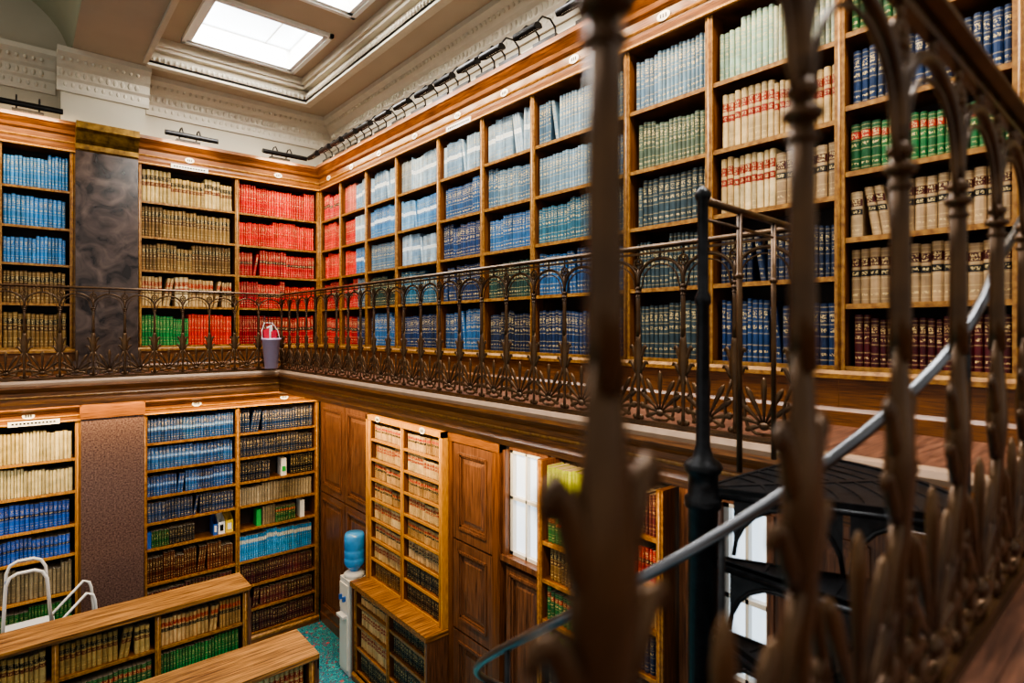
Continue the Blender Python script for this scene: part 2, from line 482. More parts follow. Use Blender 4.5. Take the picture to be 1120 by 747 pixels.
for i, (a, b) in enumerate(sk):
    m = MB([M_white])
    zt = Z2 + .26
    w = .05
    for (x0, x1, y0, y1) in ((sx0, sx0 + w, a, b), (sx1 - w, sx1, a, b), (sx0, sx1, a, a + w), (sx0, sx1, b - w, b)):
        m.box(x0, x1, y0, y1, Z2 - .03, zt, M_white)
    for (x0, x1, y0, y1) in ((sx0 - .05, sx0, a - .05, b + .05), (sx1, sx1 + .05, a - .05, b + .05), (sx0 - .05, sx1 + .05, a - .05, a), (sx0 - .05, sx1 + .05, b, b + .05)):
        m.box(x0, x1, y0, y1, Z2 - .045, Z2, M_white)
    m.box(sx0 + w, sx1 - w, a + w, b - w, zt - .02, zt, M_sky)
    xx = sx0 + (sx1 - sx0) * .72
    m.box(xx - .008, xx + .008, a + w, b - w, zt - .035, zt - .02, M_white)
    m.obj('window_%d' % (i + 1))

def cornice(T, u0, u1, m0, m1, name):
    mb = MB([M_cornice], T)
    p = [(.02, 2.84), (-.02, 2.84), (-.03, 2.88), (-.03, 2.97), (-.06, 3.0), (-.06, 3.10), (-.10, 3.13), (-.16, 3.20), (-.22, 3.24), (-.22, 3.30), (.02, 3.30)]
    mb.prism(u0, u1, p, M_cornice, m0, m1)
    n = int((u1 - u0 - .1) / .075)
    for k in range(n):
        u = u0 + .05 + k * .075
        mb.ell((u, -.06, 3.05), (.026, .02, .042), M_cornice, nu=6, nv=4)
        mb.ell((u + .03, -.03, 2.925), (.018, .012, .03), M_cornice, nu=6, nv=4)
        mb.ell((u, -.155, 3.18), (.02, .02, .025), M_cornice, nu=6, nv=4)
    return mb.obj(name)
cornice(TB(WY), 1.3, WX, 0, 1, 'trim_1')
cornice(TR(WX), YN, WY, 0, 1, 'trim_2')
cornice(TB(WY), XL, .36, 0, 0, 'trim_3')
cornice(TB(WY - .24), .36, 1.3, 0, 0, 'trim_4')
boxobj('wall_pier', .40, 1.26, WY - .24, WY, 2.45, 3.3, M_plaster2)

# ------------------------------------------------------------------ upper bookcases
ush = [-.21, .30, .76, 1.19, 1.64]
bookcase('bookcase', TB(UY), [(-3.2, -2.1), (-2.1, -.95), (-.95, -.15), (-.15, .531)], 2.10, GZ, [ush] * 4,
         [['lawb', 'law', 'blue', 'blue', 'blue']] * 3 + [['lawb', 'lawb', 'blue', 'blue', 'blue']], crown=.34)
bc_ub = bookcase('bookcase', TB(UY), [(1.16, 2.345), (2.345, UX)], 2.10, GZ, [ush] * 2,
         [[[('gwt', .5), ('red', .5)], [('lawr', .5), ('law', .5)], 'lawb', 'lawb', 'lawd'],
          [[('mix', .35), ('crim', .65)], [('mix', .25), ('crim', .35), ('red', .4)], 'crim', 'red', 'red']], crown=.34, m1=1)
yb = [-1.05, -.27, .509, 1.282, 2.095, 2.785, 3.846, 4.59, 5.38, 6.31, 7.116, 7.92, UY]
bays = [(yb[i], yb[i + 1]) for i in range(len(yb) - 1)]
ush2 = [-.21, .14, .51, .88, 1.25, 1.66]
shel = [ush2, ush2, ush2] + [ush] * 9
sp = [
 ['maroon', 'lawm', 'lawm', 'green', 'navy', 'olive'],
 ['maroon', 'lawm', 'lawm', 'green', 'navy', 'olive'],
 ['maroon', 'lawm', 'lawm', 'green', 'navy', [('olive', .5), ('green', .5)]],
 ['navy', 'dnavy', [('lawm', .5), ('lawr', .5)], 'lawr', 'paleg'],
 ['slate', 'slate', 'slate', 'olive', 'steel'],
 ['navy', 'mblue', 'teal', 'steel', 'steel'],
 ['dnavy', 'dgreen', 'mblue', 'steel', 'pale'],
 ['mblue', 'navy', 'navy', 'mblue', 'pale'],
 ['navy', 'teal', 'pale', 'lblue', [('pale', .7), ('grey', .3)]],
 ['mblue', 'dgreen', 'steel', 'lblue', 'pale'],
 [[('navy', .5), ('crim', .5)], [('steel', .4), ('crim', .6)], [('lblue', .5), ('red', .5)], [('pale', .5), ('red', .5)], [('pale', .5), ('pink', .5)]],
 ['crim', 'crim', 'red', 'orng', 'crim'],
]
bc_ur = bookcase('bookcase', TR(UX), bays, 2.10, GZ, shel, sp, crown=.34, m1=1)

mb = MB([M_marble])
mb.box(.531, 1.16, UY - .10, UY + .3, GZ + .16, 2.12, M_marble)
mb.box(.50, 1.19, UY - .13, UY + .3, GZ, GZ + .16, M_marble)
mb.T = TB(UY - .10)
mb.prism(.53, 1.16, [(0, 2.12), (-.02, 2.14), (-.02, 2.2), (-.05, 2.24), (-.09, 2.33), (-.12, 2.36), (-.12, 2.44), (.4, 2.44), (.4, 2.12)], M_brass)
mb.obj('pilaster')
mb = MB([M_granite])
mb.box(.557, 1.163, LY - .10, LY + .3, FZ + .2, -1.02, M_granite)
mb.box(.53, 1.19, LY - .13, LY + .3, FZ, FZ + .2, M_marble)
mb.box(.545, 1.175, LY - .12, LY + .3, -1.02, -.82, M_oakH)
mb.obj('pilaster')

# ------------------------------------------------------------------ gallery slab and fascia
mb = MB([M_boards])
mb.box(XL, WX, GY - .03, WY, GZ - .05, GZ, M_boards)
mb.box(GX - .03, WX, YN, GY - .03, GZ - .05, GZ, M_boards)
mb.box(-3.0, GX - .03, YN, NY + .03, GZ - .05, GZ, M_boards)
mb.obj('floor_gallery')
mb = MB([M_stone])
sp_ = [(-.035, GZ + .006), (.05, GZ + .006), (.05, GZ - .045), (-.045, GZ - .045), (-.05, GZ - .02)]
mb.T = TB(GY); mb.prism(XL, GX, sp_, M_stone, 0, 1)
mb.T = TR(GX); mb.prism(NY, GY, sp_, M_stone, -1, 1)
mb.T = lambda u, d, z: (u, NY - d, z); mb.prism(-3.0, GX, sp_, M_boards, 0, 1)
mb.obj('trim_gallery_edge')
mb = MB([M_oakH])
fp = [(.1, -.585), (-.05, -.585), (-.055, -.61), (-.03, -.64), (-.012, -.66), (-.012, -.74), (-.03, -.76), (-.05, -.775), (-.05, -.815), (.1, -.815)]
bead = [(-.01, -.70), (-.022, -.695), (-.026, -.705), (-.022, -.715), (-.01, -.72)]
mb.T = TB(GY); mb.prism(XL, GX, fp, M_oakH, 0, 1); mb.prism(XL, GX, bead, M_edge, 0, 1)
mb.T = TR(GX); mb.prism(NY, GY, fp, M_oakH, -1, 1); mb.prism(NY, GY, bead, M_edge, -1, 1)
mb.T = lambda u, d, z: (u, NY - d, z); mb.prism(-3.0, GX, fp, M_oakH, 0, 1)
mb.obj('beam_gallery')
mb = MB([M_panel])
mb.box(XL, WX, GY + .1, WY, -.66, GZ - .05, M_panel)
mb.box(GX + .1, WX, YN, GY + .1, -.66, GZ - .05, M_panel)
mb.box(-3.0, GX + .1, YN, NY - .1, -.66, GZ - .05, M_panel)
mb.obj('ceiling_gallery_soffit')

# ------------------------------------------------------------------ lower back bookcases
lsh = [-4.13, -3.80, -3.47, -3.13, -2.70, -2.38, -2.06, -1.73, -1.40]
lsh1 = [-4.13, -3.75, -3.37, -2.98, -2.55, -2.22, -1.84, -1.47]
bc_ll = bookcase('bookcase', TB(LY), [(-3.0, -1.9), (-1.9, -.8), (-.8, .557)], -1.05, FZ, [lsh1] * 3,
         [['green', 'gwt', 'gwt', 'beige', 'bblue', 'bblue', 'cream', 'cream']] * 3, crown=.2, edge=M_oakLit)
bc_lb = bookcase('bookcase', TB(LY), [(1.163, 2.245), (2.245, 3.345)], -1.05, FZ, [lsh, lsh],
         [['maroon', 'maroon', 'mar2', 'brown', [(None, .05), ('mixb', .5), (None, .45)], 'navy', 'royal', 'royal', 'royal'],
          ['mar2', 'maroon', 'mar2', 'cyan', [(None, .30), ('beige', .2), ('green', .25), (None, .25)], 'beige', [('dnavy', .42), (None, .25), ('black', .33)], 'dnavy', 'navy']],
         crown=.2)
def panel(mb, T, u0, u1, z0, z1, mat, d=-.0, fr=.09):
    mb.T = T
    mb.box(u0, u0 + fr, d - .02, d + .02, z0, z1, mat); mb.box(u1 - fr, u1, d - .02, d + .02, z0, z1, mat)
    mb.box(u0 + fr, u1 - fr, d - .02, d + .02, z0, z0 + fr * 1.2, mat); mb.box(u0 + fr, u1 - fr, d - .02, d + .02, z1 - fr, z1, mat)
    a, b, c, e = u0 + fr, u1 - fr, z0 + fr * 1.2, z1 - fr
    for s, dd in ((0, -.032), (.02, -.018)):
        mb.box(a - .012 + s, a + .012 + s, d + dd, d, c, e, mat); mb.box(b - .012 - s, b + .012 - s, d + dd, d, c, e, mat)
        mb.box(a, b, d + dd, d, c - .012 + s, c + .012 + s, mat); mb.box(a, b, d + dd, d, e - .012 - s, e + .012 - s, mat)
    mb.box(a, b, d + .0, d + .01, c, e, mat)
    vs = [(a + .05, d, c + .05), (b - .05, d, c + .05), (b - .05, d, e - .05), (a + .05, d, e - .05),
          (a + .09, d - .014, c + .09), (b - .09, d - .014, c + .09), (b - .09, d - .014, e - .09), (a + .09, d - .014, e - .09)]
    mb.add(vs, [(0, 1, 5, 4), (1, 2, 6, 5), (2, 3, 7, 6), (3, 0, 4, 7), (4, 5, 6, 7)], mat)
T = TR(LX)
wins = [(3.60, 4.03, -2.05), (1.62, 1.93, -2.2)]
ZW1 = -1.10
secs = [(6.63, LY), None, (3.53, 4.03), (1.93, 2.25), (1.62, 1.93), (YN, 1.62)]
for i, sc in enumerate(secs):
    if sc is None: continue
    a, b = sc
    mb = MB([M_panel], T)
    if i in (2, 4):
        wa, wb, z0 = wins[0] if i == 2 else wins[1]
        mb.box(a, b, .02, .06, FZ, z0, M_panel); mb.box(a, b, .02, .06, ZW1, -.81, M_panel)
        if a < wa: mb.box(a, wa, .02, .06, z0, ZW1, M_panel)
        panel(mb, T, a, b, FZ + .16, z0 - .1, M_panel, fr=.06)
    else:
        mb.box(a, b, .02, .06, FZ, -.81, M_panel)
    if i == 0:
        for u0, u1 in ((6.66, 7.42), (7.44, LY)):
            panel(mb, T, u0, u1, -2.35, -1.05, M_panel); panel(mb, T, u0, u1, -4.1, -2.37, M_panel)
    if i == 5:
        for u0, u1 in ((1.0, 1.6), (.36, .98)):
            panel(mb, T, u0, u1, -2.35, -1.05, M_panel); panel(mb, T, u0, u1, -4.1, -2.37, M_panel)
    mb.T = T
    mb.prism(a, b, [(.02, FZ), (-.03, FZ), (-.03, FZ + .13), (-.01, FZ + .15), (.02, FZ + .15)], M_panel)
    mb.obj('wall_right_panelling_%d' % (i + 1))
mb = MB([M_oakH], T)
mb.prism(YN, LY, [(.04, -.815), (-.10, -.815), (-.10, -.85), (-.05, -.9), (-.03, -.97), (-.05, -.99), (.04, -1.03)], M_oakH, 0, 1)
mb.prism(YN, LY, [(-.02, -1.0), (-.055, -1.01), (-.05, -1.035), (-.01, -1.04)], M_oakLit, 0, 1)
mb.obj('trim_lower_cornice')
# door
mb = MB([M_panel])
T = TR(LX - .02)
panel(mb, T, 4.20, 4.84, -2.10, -1.14, M_panel, fr=.1)
panel(mb, T, 4.20, 4.84, -3.0, -2.12, M_panel, fr=.1)
panel(mb, T, 4.20, 4.84, FZ + .02, -3.02, M_panel, fr=.1)
mb.T = T
mb.box(4.09, 4.195, -.03, .05, FZ, -1.05, M_oakV); mb.box(4.845, 4.91, -.03, .05, FZ, -1.05, M_oakV)
mb.box(4.09, 4.91, -.04, .05, -1.13, -1.05, M_oakH)
mb.T = lambda a, b, c: (a, b, c)
mb.ell((LX - .07, 4.26, -3.06), (.03, .03, .03), M_brass)
mb.obj('door_1')
for i, (a, b, ZW0) in enumerate(wins):
    m = MB([M_win], TR(LX))
    m.box(a, b, .075, .09, ZW0, ZW1, M_win)
    for (p, q) in ((a, a + .035), (b - .035, b), ((a + b) / 2 - .010, (a + b) / 2 + .010)):
        m.box(p, q, .03, .075, ZW0, ZW1, M_white)
    for z in (ZW0, ZW0 + .5, ZW1 - .03):
        m.box(a, b, .03, .075, z, z + .03, M_white)
    m.box(a - .04, a, -.03, .02, ZW0, ZW1, M_panel); m.box(b, b + .04, -.03, .02, ZW0, ZW1, M_panel)
    m.box(a - .05, b + .05, -.05, .02, ZW0 - .05, ZW0, M_panel)
    m.obj('window_%d' % (6 + i))

# tall lit bookcase on the right wall, with the desk-high cabinet under it
n = 8
tsh = [-3.04 + i * .243 for i in range(n)]
bc_tall = bookcase('bookcase', TR(3.30), [(4.96, 5.77), (5.77, 6.58)], -1.11, -3.06, [tsh] * 2,
         [['black', 'black', 'lawm', 'law', 'lawr', 'law', 'lawr', 'law'], ['lawb', 'lawr', 'law', 'lawr', 'law', 'law', 'lawr', 'law']],
         depth=.30, plinth=False, bdep=.17, stile=.05, edge=M_oakLit)
mb = MB([M_oakLit], TR(3.30))
mb.box(4.93, 4.96, -.015, .30, -3.06, -1.05, M_oakLit); mb.box(6.58, 6.62, -.015, .30, -3.06, -1.05, M_oakLit)
mb.box(4.93, 6.62, -.015, .30, -1.11, -1.05, M_oakLit)
mb.obj('surround', bc_tall)
csh = [-4.13, -3.85, -3.57, -3.32]
bc_cab = bookcase('bookcase', TR(3.12), [(4.95, 5.77), (5.77, 6.60)], -3.12, FZ, [csh] * 2,
         [['black', 'black', 'black', 'black'], ['black', 'lawr', 'lawr', 'law']], depth=.28, stile=.05, bdep=.18)
mb = MB([M_top])
mb.box(3.08, 3.42, 4.915, 6.63, -3.12, -3.062, M_top); mb.box(3.10, 3.40, 4.925, 4.95, FZ, -3.12, M_panel); mb.box(3.10, 3.40, 6.60, 6.62, FZ, -3.12, M_panel)
mb.obj('top', bc_cab)
rsh = [-4.1, -3.75, -3.4, -3.05, -2.7, -2.38, -2.05, -1.74, -1.42]
bookcase('bookcase', TR(3.27), [(2.28, 2.9), (2.9, 3.50)], -1.08, FZ, [rsh] * 2,
         [['maroon', 'crim', 'lawm', 'navy', 'maroon', 'navy', 'lawr', 'crim', 'mar2'], ['green', 'green', 'law', 'maroon', 'lime', 'green', 'lawb', 'green', 'lime']],
         depth=.26, bdep=.18)

# ------------------------------------------------------------------ island bookcases
def island(Y0, Y1, xs, books):
    ish = [-4.13, -3.72, -3.33]
    par = bookcase('low_bookcase', TB(Y0 + .02), xs, -2.97, FZ, [ish] * len(xs), books, depth=(Y1 - Y0) - .04, bdep=.19)
    mb = MB([M_top])
    X0, X1 = xs[0][0], xs[-1][1]
    mb.T = TB(Y0)
    mb.box(X0, X1 + .03, -.02, Y1 - Y0 + .02, -2.955, -2.915, M_top)
    mb.prism(X0, X1 + .02, [(0, -2.97), (-.01, -2.97), (-.018, -2.955), (0, -2.955)], M_top)
    mb.T = lambda a, b, c: (a, b, c)
    mb.box(X1, X1 + .02, Y0, Y1, FZ, -2.955, M_panel)
    mb.box(X1 + .02, X1 + .035, Y0, Y0 + .06, FZ, -2.955, M_panel); mb.box(X1 + .02, X1 + .035, Y1 - .06, Y1, FZ, -2.955, M_panel)
    mb.box(X1 + .02, X1 + .035, Y0, Y1, -3.06, -2.955, M_panel); mb.box(X1 + .02, X1 + .035, Y0, Y1, FZ, FZ + .15, M_panel)
    mb.obj('top', par)
island(6.95, 7.38, [(-3.0, -1.4), (-1.4, -.55), (-.55, .28), (.28, 1.12), (1.12, 2.0)],
       [['green', 'gwt', 'lawb'], ['green', 'green', 'law'], ['green', 'gwt', 'lawd'], ['lawm', 'green', 'lawd'], ['lawm', 'gwt', 'law']])
island(5.10, 5.62, [(-2.2, -1.1), (-1.1, .0), (.0, 1.05), (1.05, 2.04)],
       [['law', 'law', 'lawb'], ['law', 'law', 'law'], ['law', 'lawm', 'law'], ['law', 'lawm', 'lawr']])

# ------------------------------------------------------------------ gallery railing
SP = 0.288
def rail_unit(right=True):
    mb = MB([M_bronze])
    B = M_bronze
    s = SP
    mb.tube([(0, 0, .50), (0, 0, .56), (0, 0, .66), (0, 0, .77)], [.0140, .0130, .0120, .0120], B, n=14)
    mb.ell((0, 0, .745), (.020, .020, .010), B, nu=14, nv=8); mb.ell((0, 0, .768), (.016, .016, .012), B, nu=14, nv=8); mb.ell((0, 0, .722), (.016, .016, .008), B, nu=14, nv=8)
    mb.tube([(0, 0, .77), (0, 0, .875)], .008, B, n=8)
    ring = [(.027 * math.cos(2 * pi * k / 16), 0, .905 + .027 * math.sin(2 * pi * k / 16)) for k in range(16)]
    mb.tube(ring, .006, B, n=6, closed=True)
    mb.ell((0, 0, .905), (.010, .012, .010), B)
    for k in range(6):
        a = k * pi / 3
        mb.ell((.016 * math.cos(a), 0, .905 + .016 * math.sin(a)), (.006, .007, .006), B, nu=6, nv=4)
    mb.tube([(0, 0, .93), (0, 0, .985)], .006, B, n=6)
    # acanthus swell below the bar
    mb.tube([(0, 0, .52), (0, 0, .47), (0, 0, .42), (0, 0, .36), (0, 0, .30), (0, 0, .24), (0, 0, .10), (0, 0, .03)], [.0140, .019, .027, .031, .022, .013, .010, .013], B, n=14, flat=.55)
    for sg in (1, -1):
        mb.tube([(sg * .008, 0, .36), (sg * .024, 0, .40), (sg * .036, 0, .436), (sg * .046, 0, .450), (sg * .053, 0, .443), (sg * .050, 0, .430)], [.012, .013, .011, .008, .007, .006], B, n=10, flat=.7)
        mb.tube([(sg * .008, 0, .29), (sg * .030, 0, .325), (sg * .048, 0, .358), (sg * .060, 0, .360), (sg * .063, 0, .345)], [.011, .012, .010, .007, .006], B, n=10, flat=.7)
        mb.ell((sg * .030, 0, .115), (.020, .009, .020), B)
        pts = [(sg * .010, 0, .30), (sg * .028, 0, .255), (sg * .046, 0, .205), (sg * .052, 0, .155), (sg * .044, 0, .118)]
        mb.tube(pts, [.009, .0085, .0075, .007, .007], B, n=8)
        mb.ell((sg * .022, 0, .050), (.018, .009, .015), B)
    if right:
        pts = [(0, 0, .765)]
        for k in range(17):
            a = pi * k / 16
            pts.append((s / 2 - s / 2 * math.cos(a), 0, .80 + .125 * math.sin(a)))
        pts.append((s, 0, .765))
        mb.tube(pts, .0095, B, n=8)
        pts = []
        for k in range(17):
            a = pi * k / 16
            pts.append((s / 2 - (s / 2 - .028) * math.cos(a), 0, .79 + .105 * math.sin(a)))
        mb.tube([(.012, 0, .745)] + pts + [(s - .012, 0, .745)], .0045, B, n=6)
        mb.tube([(s / 2, 0, .925), (s / 2, 0, .985)], .006, B, n=6)
        for sg in (1, -1):
            pts = [(s / 2, 0, .045), (s / 2 + sg * .04, 0, .048), (s / 2 + sg * .078, 0, .075), (s / 2 + sg * .093, 0, .12), (s / 2 + sg * .092, 0, .165), (s / 2 + sg * .094, 0, .195),
                   (s / 2 + sg * .104, 0, .210), (s / 2 + sg * .114, 0, .198), (s / 2 + sg * .108, 0, .184)]
            mb.tube(pts, [.008, .008, .0085, .0085, .008, .0075, .007, .0065, .006], B, n=8)
        # palmette: nine lobes with rounded, slightly out-curling tips
        for k in range(-4, 5):
            a = k * .36
            L = .232 - .022 * abs(k) - .0042 * k * k
            m0 = Vector((math.sin(a), 0, math.cos(a)))
            b0 = Vector((s / 2, 0, .082))
            sgn = 1 if k > 0 else (-1 if k < 0 else 0)
            q = [b0 + m0 * (L * t) + Vector((sgn * .016 * t * t, 0, -.009 * abs(k) * t * t)) for t in (.08, .35, .62, .82, .94, 1.0)]
            mb.tube([tuple(x) for x in q], [.005, .008, .0125, .0150, .0110, .003], B, n=10, flat=.6)
        mb.ell((s / 2, 0, .085), (.028, .016, .020), B)
        mb.box(0, s, -.012, .012, .018, .034, B)
        mb.box(0, s, -.008, .008, .953, .965, B)
    return mb
def unit_mesh(nm, right):
    o = rail_unit(right).obj(nm); me = o.data
    bpy.data.objects.remove(o); return me
um1 = unit_mesh('railing_panel', True)
um0 = unit_mesh('railing_bar', False)

def railing(name, origin, rot, n, length):
    e = empty(name, (origin[0], origin[1], GZ)); e.rotation_euler = (0, 0, rot)
    for i in range(n + 1):
        o = bpy.data.objects.new('scroll_panel_%d' % (i + 1), um1 if i < n else um0)
        scene.collection.objects.link(o); o.parent = e; o.location = (i * SP, 0, 0)
    m = MB([M_bronze])
    p = [(-.026, .985), (-.026, .993), (-.016, 1.003), (.016, 1.003), (.026, .993), (.026, .985), (.012, .978), (-.012, .978)]
    m.prism(-.02, length + .02, p, M_bronze)
    m.box(-.02, length + .02, -.014, .014, 0, .02, M_bronze)
    h = m.obj('handrail'); h.parent = e
    return e
nb = 20
railing('gallery_railing', (GX - nb * SP, GY), 0, nb, nb * SP)
nr = 23
railing('gallery_railing', (GX, GY), -pi / 2, nr, nr * SP)
railing('gallery_railing', (.283, NY), 0, 8, 8 * SP)

# ------------------------------------------------------------------ spiral staircase
e = empty('spiral_staircase', (0, 0, 0))
SX, SY, SR = 1.80, 1.09, .80
mb = MB([M_iron])
mb.lathe(SX, SY, [(.05, FZ), (.05, -.62), (.062, -.61), (.062, -.58), (.05, -.57), (.05, -.50), (.06, -.49), (.066, -.475), (.06, -.46), (.035, -.44), (.024, -.40), (.02, .08), (.027, .09), (.027, .11), (.018, .13), (.018, .44), (.025, .45), (.028, .465), (.02, .48), (.004, .495)], M_iron, n=24)
mb.obj('newel_post', e)
mb = MB([M_iron])
D = math.radians
def sector(a0, a1, r0, r1, z, th):
    n = 8; vs = []
    for zz in (z - th, z):
        for k in range(n + 1):
            a = a0 + (a1 - a0) * k / n
            vs.append((SX + r0 * math.cos(a), SY + r0 * math.sin(a), zz)); vs.append((SX + r1 * math.cos(a), SY + r1 * math.sin(a), zz))
    m = 2 * (n + 1); fs = []
    for k in range(n):
        i = 2 * k
        fs += [(i, i + 1, i + 3, i + 2), (m + i, m + i + 2, m + i + 3, m + i + 1), (i, i + 2, m + i + 2, m + i), (i + 1, m + i + 1, m + i + 3, i + 3)]
    fs += [(0, m, m + 1, 1), (2 * n, 2 * n + 1, m + 2 * n + 1, m + 2 * n)]
    mb.add(vs, fs, M_iron)
def wedge(a0, a1, z):
    sector(a0, a1, .04, SR, z - .004, .012)
    # raised anti-slip ribs, rim and nosings
    r = .20
    while r < SR - .07:
        sector(a0 + .03, a1 - .03, r, r + .012, z, .006); r += .07
    sector(a0, a1, SR - .02, SR, z + .004, .045)
    for aa, s in ((a0, 1), (a1, -1)):
        d = Vector((math.cos(aa), math.sin(aa))); nrm = Vector((-d.y, d.x)) * s * .012
        p = [d * .05, d * SR, d * SR + nrm, d * .05 + nrm]
        vs = [(SX + q.x, SY + q.y, zz) for zz in (z - .04, z) for q in p]
        mb.add(vs, [(0, 3, 2, 1), (4, 5, 6, 7), (0, 1, 5, 4), (1, 2, 6, 5), (2, 3, 7, 6), (3, 0, 4, 7)], M_iron)
wedge(D(326), D(358), GZ); wedge(D(292), D(326), GZ)
step = 22; rise = .2317
for k in range(1, 16):
    a1 = 292 - step * (k - 1) + 3; a0 = 292 - step * k
    z = GZ - rise * k
    wedge(D(a0), D(a1), z)
    aa = D(a1 - 3)
    def pt(r, zz): return (SX + r * math.cos(aa), SY + r * math.sin(aa), zz)
    zt = z + rise - .03
    mb.tube([pt(.06, zt), pt(SR - .02, zt)], .010, M_iron, n=6)
    for (r0, r1) in ((.10, .42), (.44, .76)):
        rm, hw = (r0 + r1) / 2, (r1 - r0) / 2
        top = [pt(rm - hw * math.cos(pi * q / 10), z + .01 + (rise - .06) * math.sin(pi * q / 10)) for q in range(11)]
        vs = []
        for q, p in enumerate(top):
            vs.append(p); vs.append((p[0], p[1], zt))
        mb.add(vs, [(2 * q, 2 * q + 2, 2 * q + 3, 2 * q + 1) for q in range(10)], M_iron)
        mb.tube(top, .008, M_iron, n=6)
    mb.tube([pt(SR - .02, z), pt(SR - .02, zt)], .009, M_iron, n=6)
mb.obj('treads', e)
HR = .78
def hz(deg): return .208 + (deg - 278.5) * .0100
mb = MB([M_steel])
pts = [(2.62, .32, .455), (2.45, .31, .42), (2.25, .305, .355), (2.05, .303, .26)]
for deg in range(275, -60, -5):
    pts.append((SX + HR * math.cos(D(deg)), SY + HR * math.sin(D(deg)), hz(deg)))
mb.tube(pts, .0125, M_steel, n=12)
mb.obj('handrail', e)
mb = MB([M_iron])
for k in range(2, 16, 2):
    deg = 292 - step * k + 10
    mb.tube([(SX + HR * math.cos(D(deg)), SY + HR * math.sin(D(deg)), GZ - rise * k), (SX + HR * math.cos(D(deg)), SY + HR * math.sin(D(deg)), hz(deg))], .008, M_iron, n=8)
mb.obj('balusters', e)
mb = MB([M_bronze])
ex, ey = GX - .02, 1.13
def lp(t, z): return (SX + (ex - SX) * t, SY + (ey - SY) * t, z)
mb.tube([lp(0, .445), lp(1, .445)], .014, M_bronze, n=10)
mb.tube([lp(0, .38), lp(1, .38)], .006, M_bronze, n=8)
for t in (.33, .7):
    mb.tube([lp(t, GZ), lp(t, .45)], .011, M_bronze, n=8); mb.ell(lp(t, .2), (.018, .018, .014), M_bronze)
mb.obj('landing_guard', e)

# ------------------------------------------------------------------ lamps
warm = (1.0, .74, .46)
def area(name, loc, rot, sx, sy, power, col, parent=None):
    l = bpy.data.lights.new(name, 'AREA'); l.shape = 'RECTANGLE'; l.size = sx; l.size_y = sy; l.energy = power; l.color = col
    o = bpy.data.objects.new(name, l); o.location = loc; o.rotation_euler = rot
    scene.collection.objects.link(o)
    if parent: o.parent = parent
    return o

def picture_light(T, u, zc, L, wd, pw=7):
    mb = MB([M_black], T)
    d = -.30
    for du in (-.10, .10):
        arm = [(u + du, -.06, zc), (u + du, -.07, zc + .10), (u + du, -.13, zc + .15), (u + du, -.22, zc + .14), (u + du, d, zc + .05)]
        mb.tube(arm, .009, M_black, n=6)
    mb.box(u - .14, u + .14, -.11, -.03, zc - .005, zc + .03, M_black)
    n = 12; outer = []; inner = []
    for k in range(n + 1):
        a = -.1 + k / n * (pi + 1.1)
        outer.append((d + .042 * math.cos(a), zc + .02 + .038 * math.sin(a)))
        inner.append((d + .036 * math.cos(a), zc + .02 + .032 * math.sin(a)))
    mb.prism(u - L / 2, u + L / 2, outer + inner[::-1], M_black)
    for s in (-1, 1):
        mb.prism(u + s * L / 2 - .004, u + s * L / 2 + .004, outer, M_black)
    mb.box(u - L / 2 + .02, u + L / 2 - .02, d - .008, d + .012, zc + .014, zc + .032, M_tube)
    o = mb.obj('picture_light')
    p = T(u, d + .01, zc + .005)
    l = area('lamp_glow', p, (0, 0, 0), L * .9, .04, pw, warm)
    l.rotation_euler = wd
    l.parent = o
    return o
for u in (-2.6, -1.5, -.5, .1, 1.72, 2.9):
    picture_light(TB(UY), u, 2.45, .6, (D(30), 0, 0), 9)
for a, b in bays[1:]:
    for f in ((.27, .75) if b < 8 else (.3,)):
        picture_light(TR(UX), a + (b - a) * f, 2.45, .27, (D(30), 0, D(-90)), 4.5)
# conduit feeding the lamps and a pale cable tray on top of the crown
mb = MB([M_black], TR(UX))
mb.tube([(YN, -.09, 2.455), (UY - .12, -.09, 2.455)], .010, M_black, n=6)
mb.box(YN, UY - .1, -.06, .0, 2.441, 2.50, M_cornice)
mb.obj('trim_lamp_conduit')

def plaque(T, u, z, d, par):
    mb = MB([M_plaque], T)
    n = 18; vs = []; rx, rz = .055, .035
    for dd in (0, -.008):
        for k in range(n):
            a = 2 * pi * k / n; vs.append((u + rx * math.cos(a), d + dd, z + rz * math.sin(a)))
    fs = [tuple(range(n))[::-1], tuple(range(n, 2 * n))] + [(i, (i + 1) % n, n + (i + 1) % n, n + i) for i in range(n)]
    mb.add(vs, fs, M_plaque)
    for du in (-.022, 0, .022):
        mb.box(u + du - .006, u + du + .006, d - .010, d - .008, z - .014, z + .014, M_black)
    return mb.obj('number_plaque', par)
for a, b in bays: plaque(TR(UX), (a + b) / 2, 2.24, -.012, bc_ur)
for u in (1.75, 2.9): plaque(TB(UY), u, 2.24, -.012, bc_ub)
plaque(TB(LY), 0.1, -.95, -.012, bc_ll)
for u in (1.75, 2.85): plaque(TB(LY), u, -.95, -.012, bc_lb)
for u in (5.3, 6.3): plaque(TR(3.3), u, -1.08, -.018, bc_tall)
for T, u, z, par in ((TB(UY), 1.75, 2.13, bc_ub), (TB(LY), .15, -1.03, bc_ll), (TR(UX), 4.95, 2.13, bc_ur)):
    mb = MB([M_paper], T); mb.box(u - .22, u + .22, -.034, -.030, z - .025, z + .03, M_paper)
    for k in range(12):
        mb.box(u - .19 + k * .032, u - .17 + k * .032, -.036, -.034, z - .006, z + .012, M_black)
    mb.obj('shelf_sign', par)

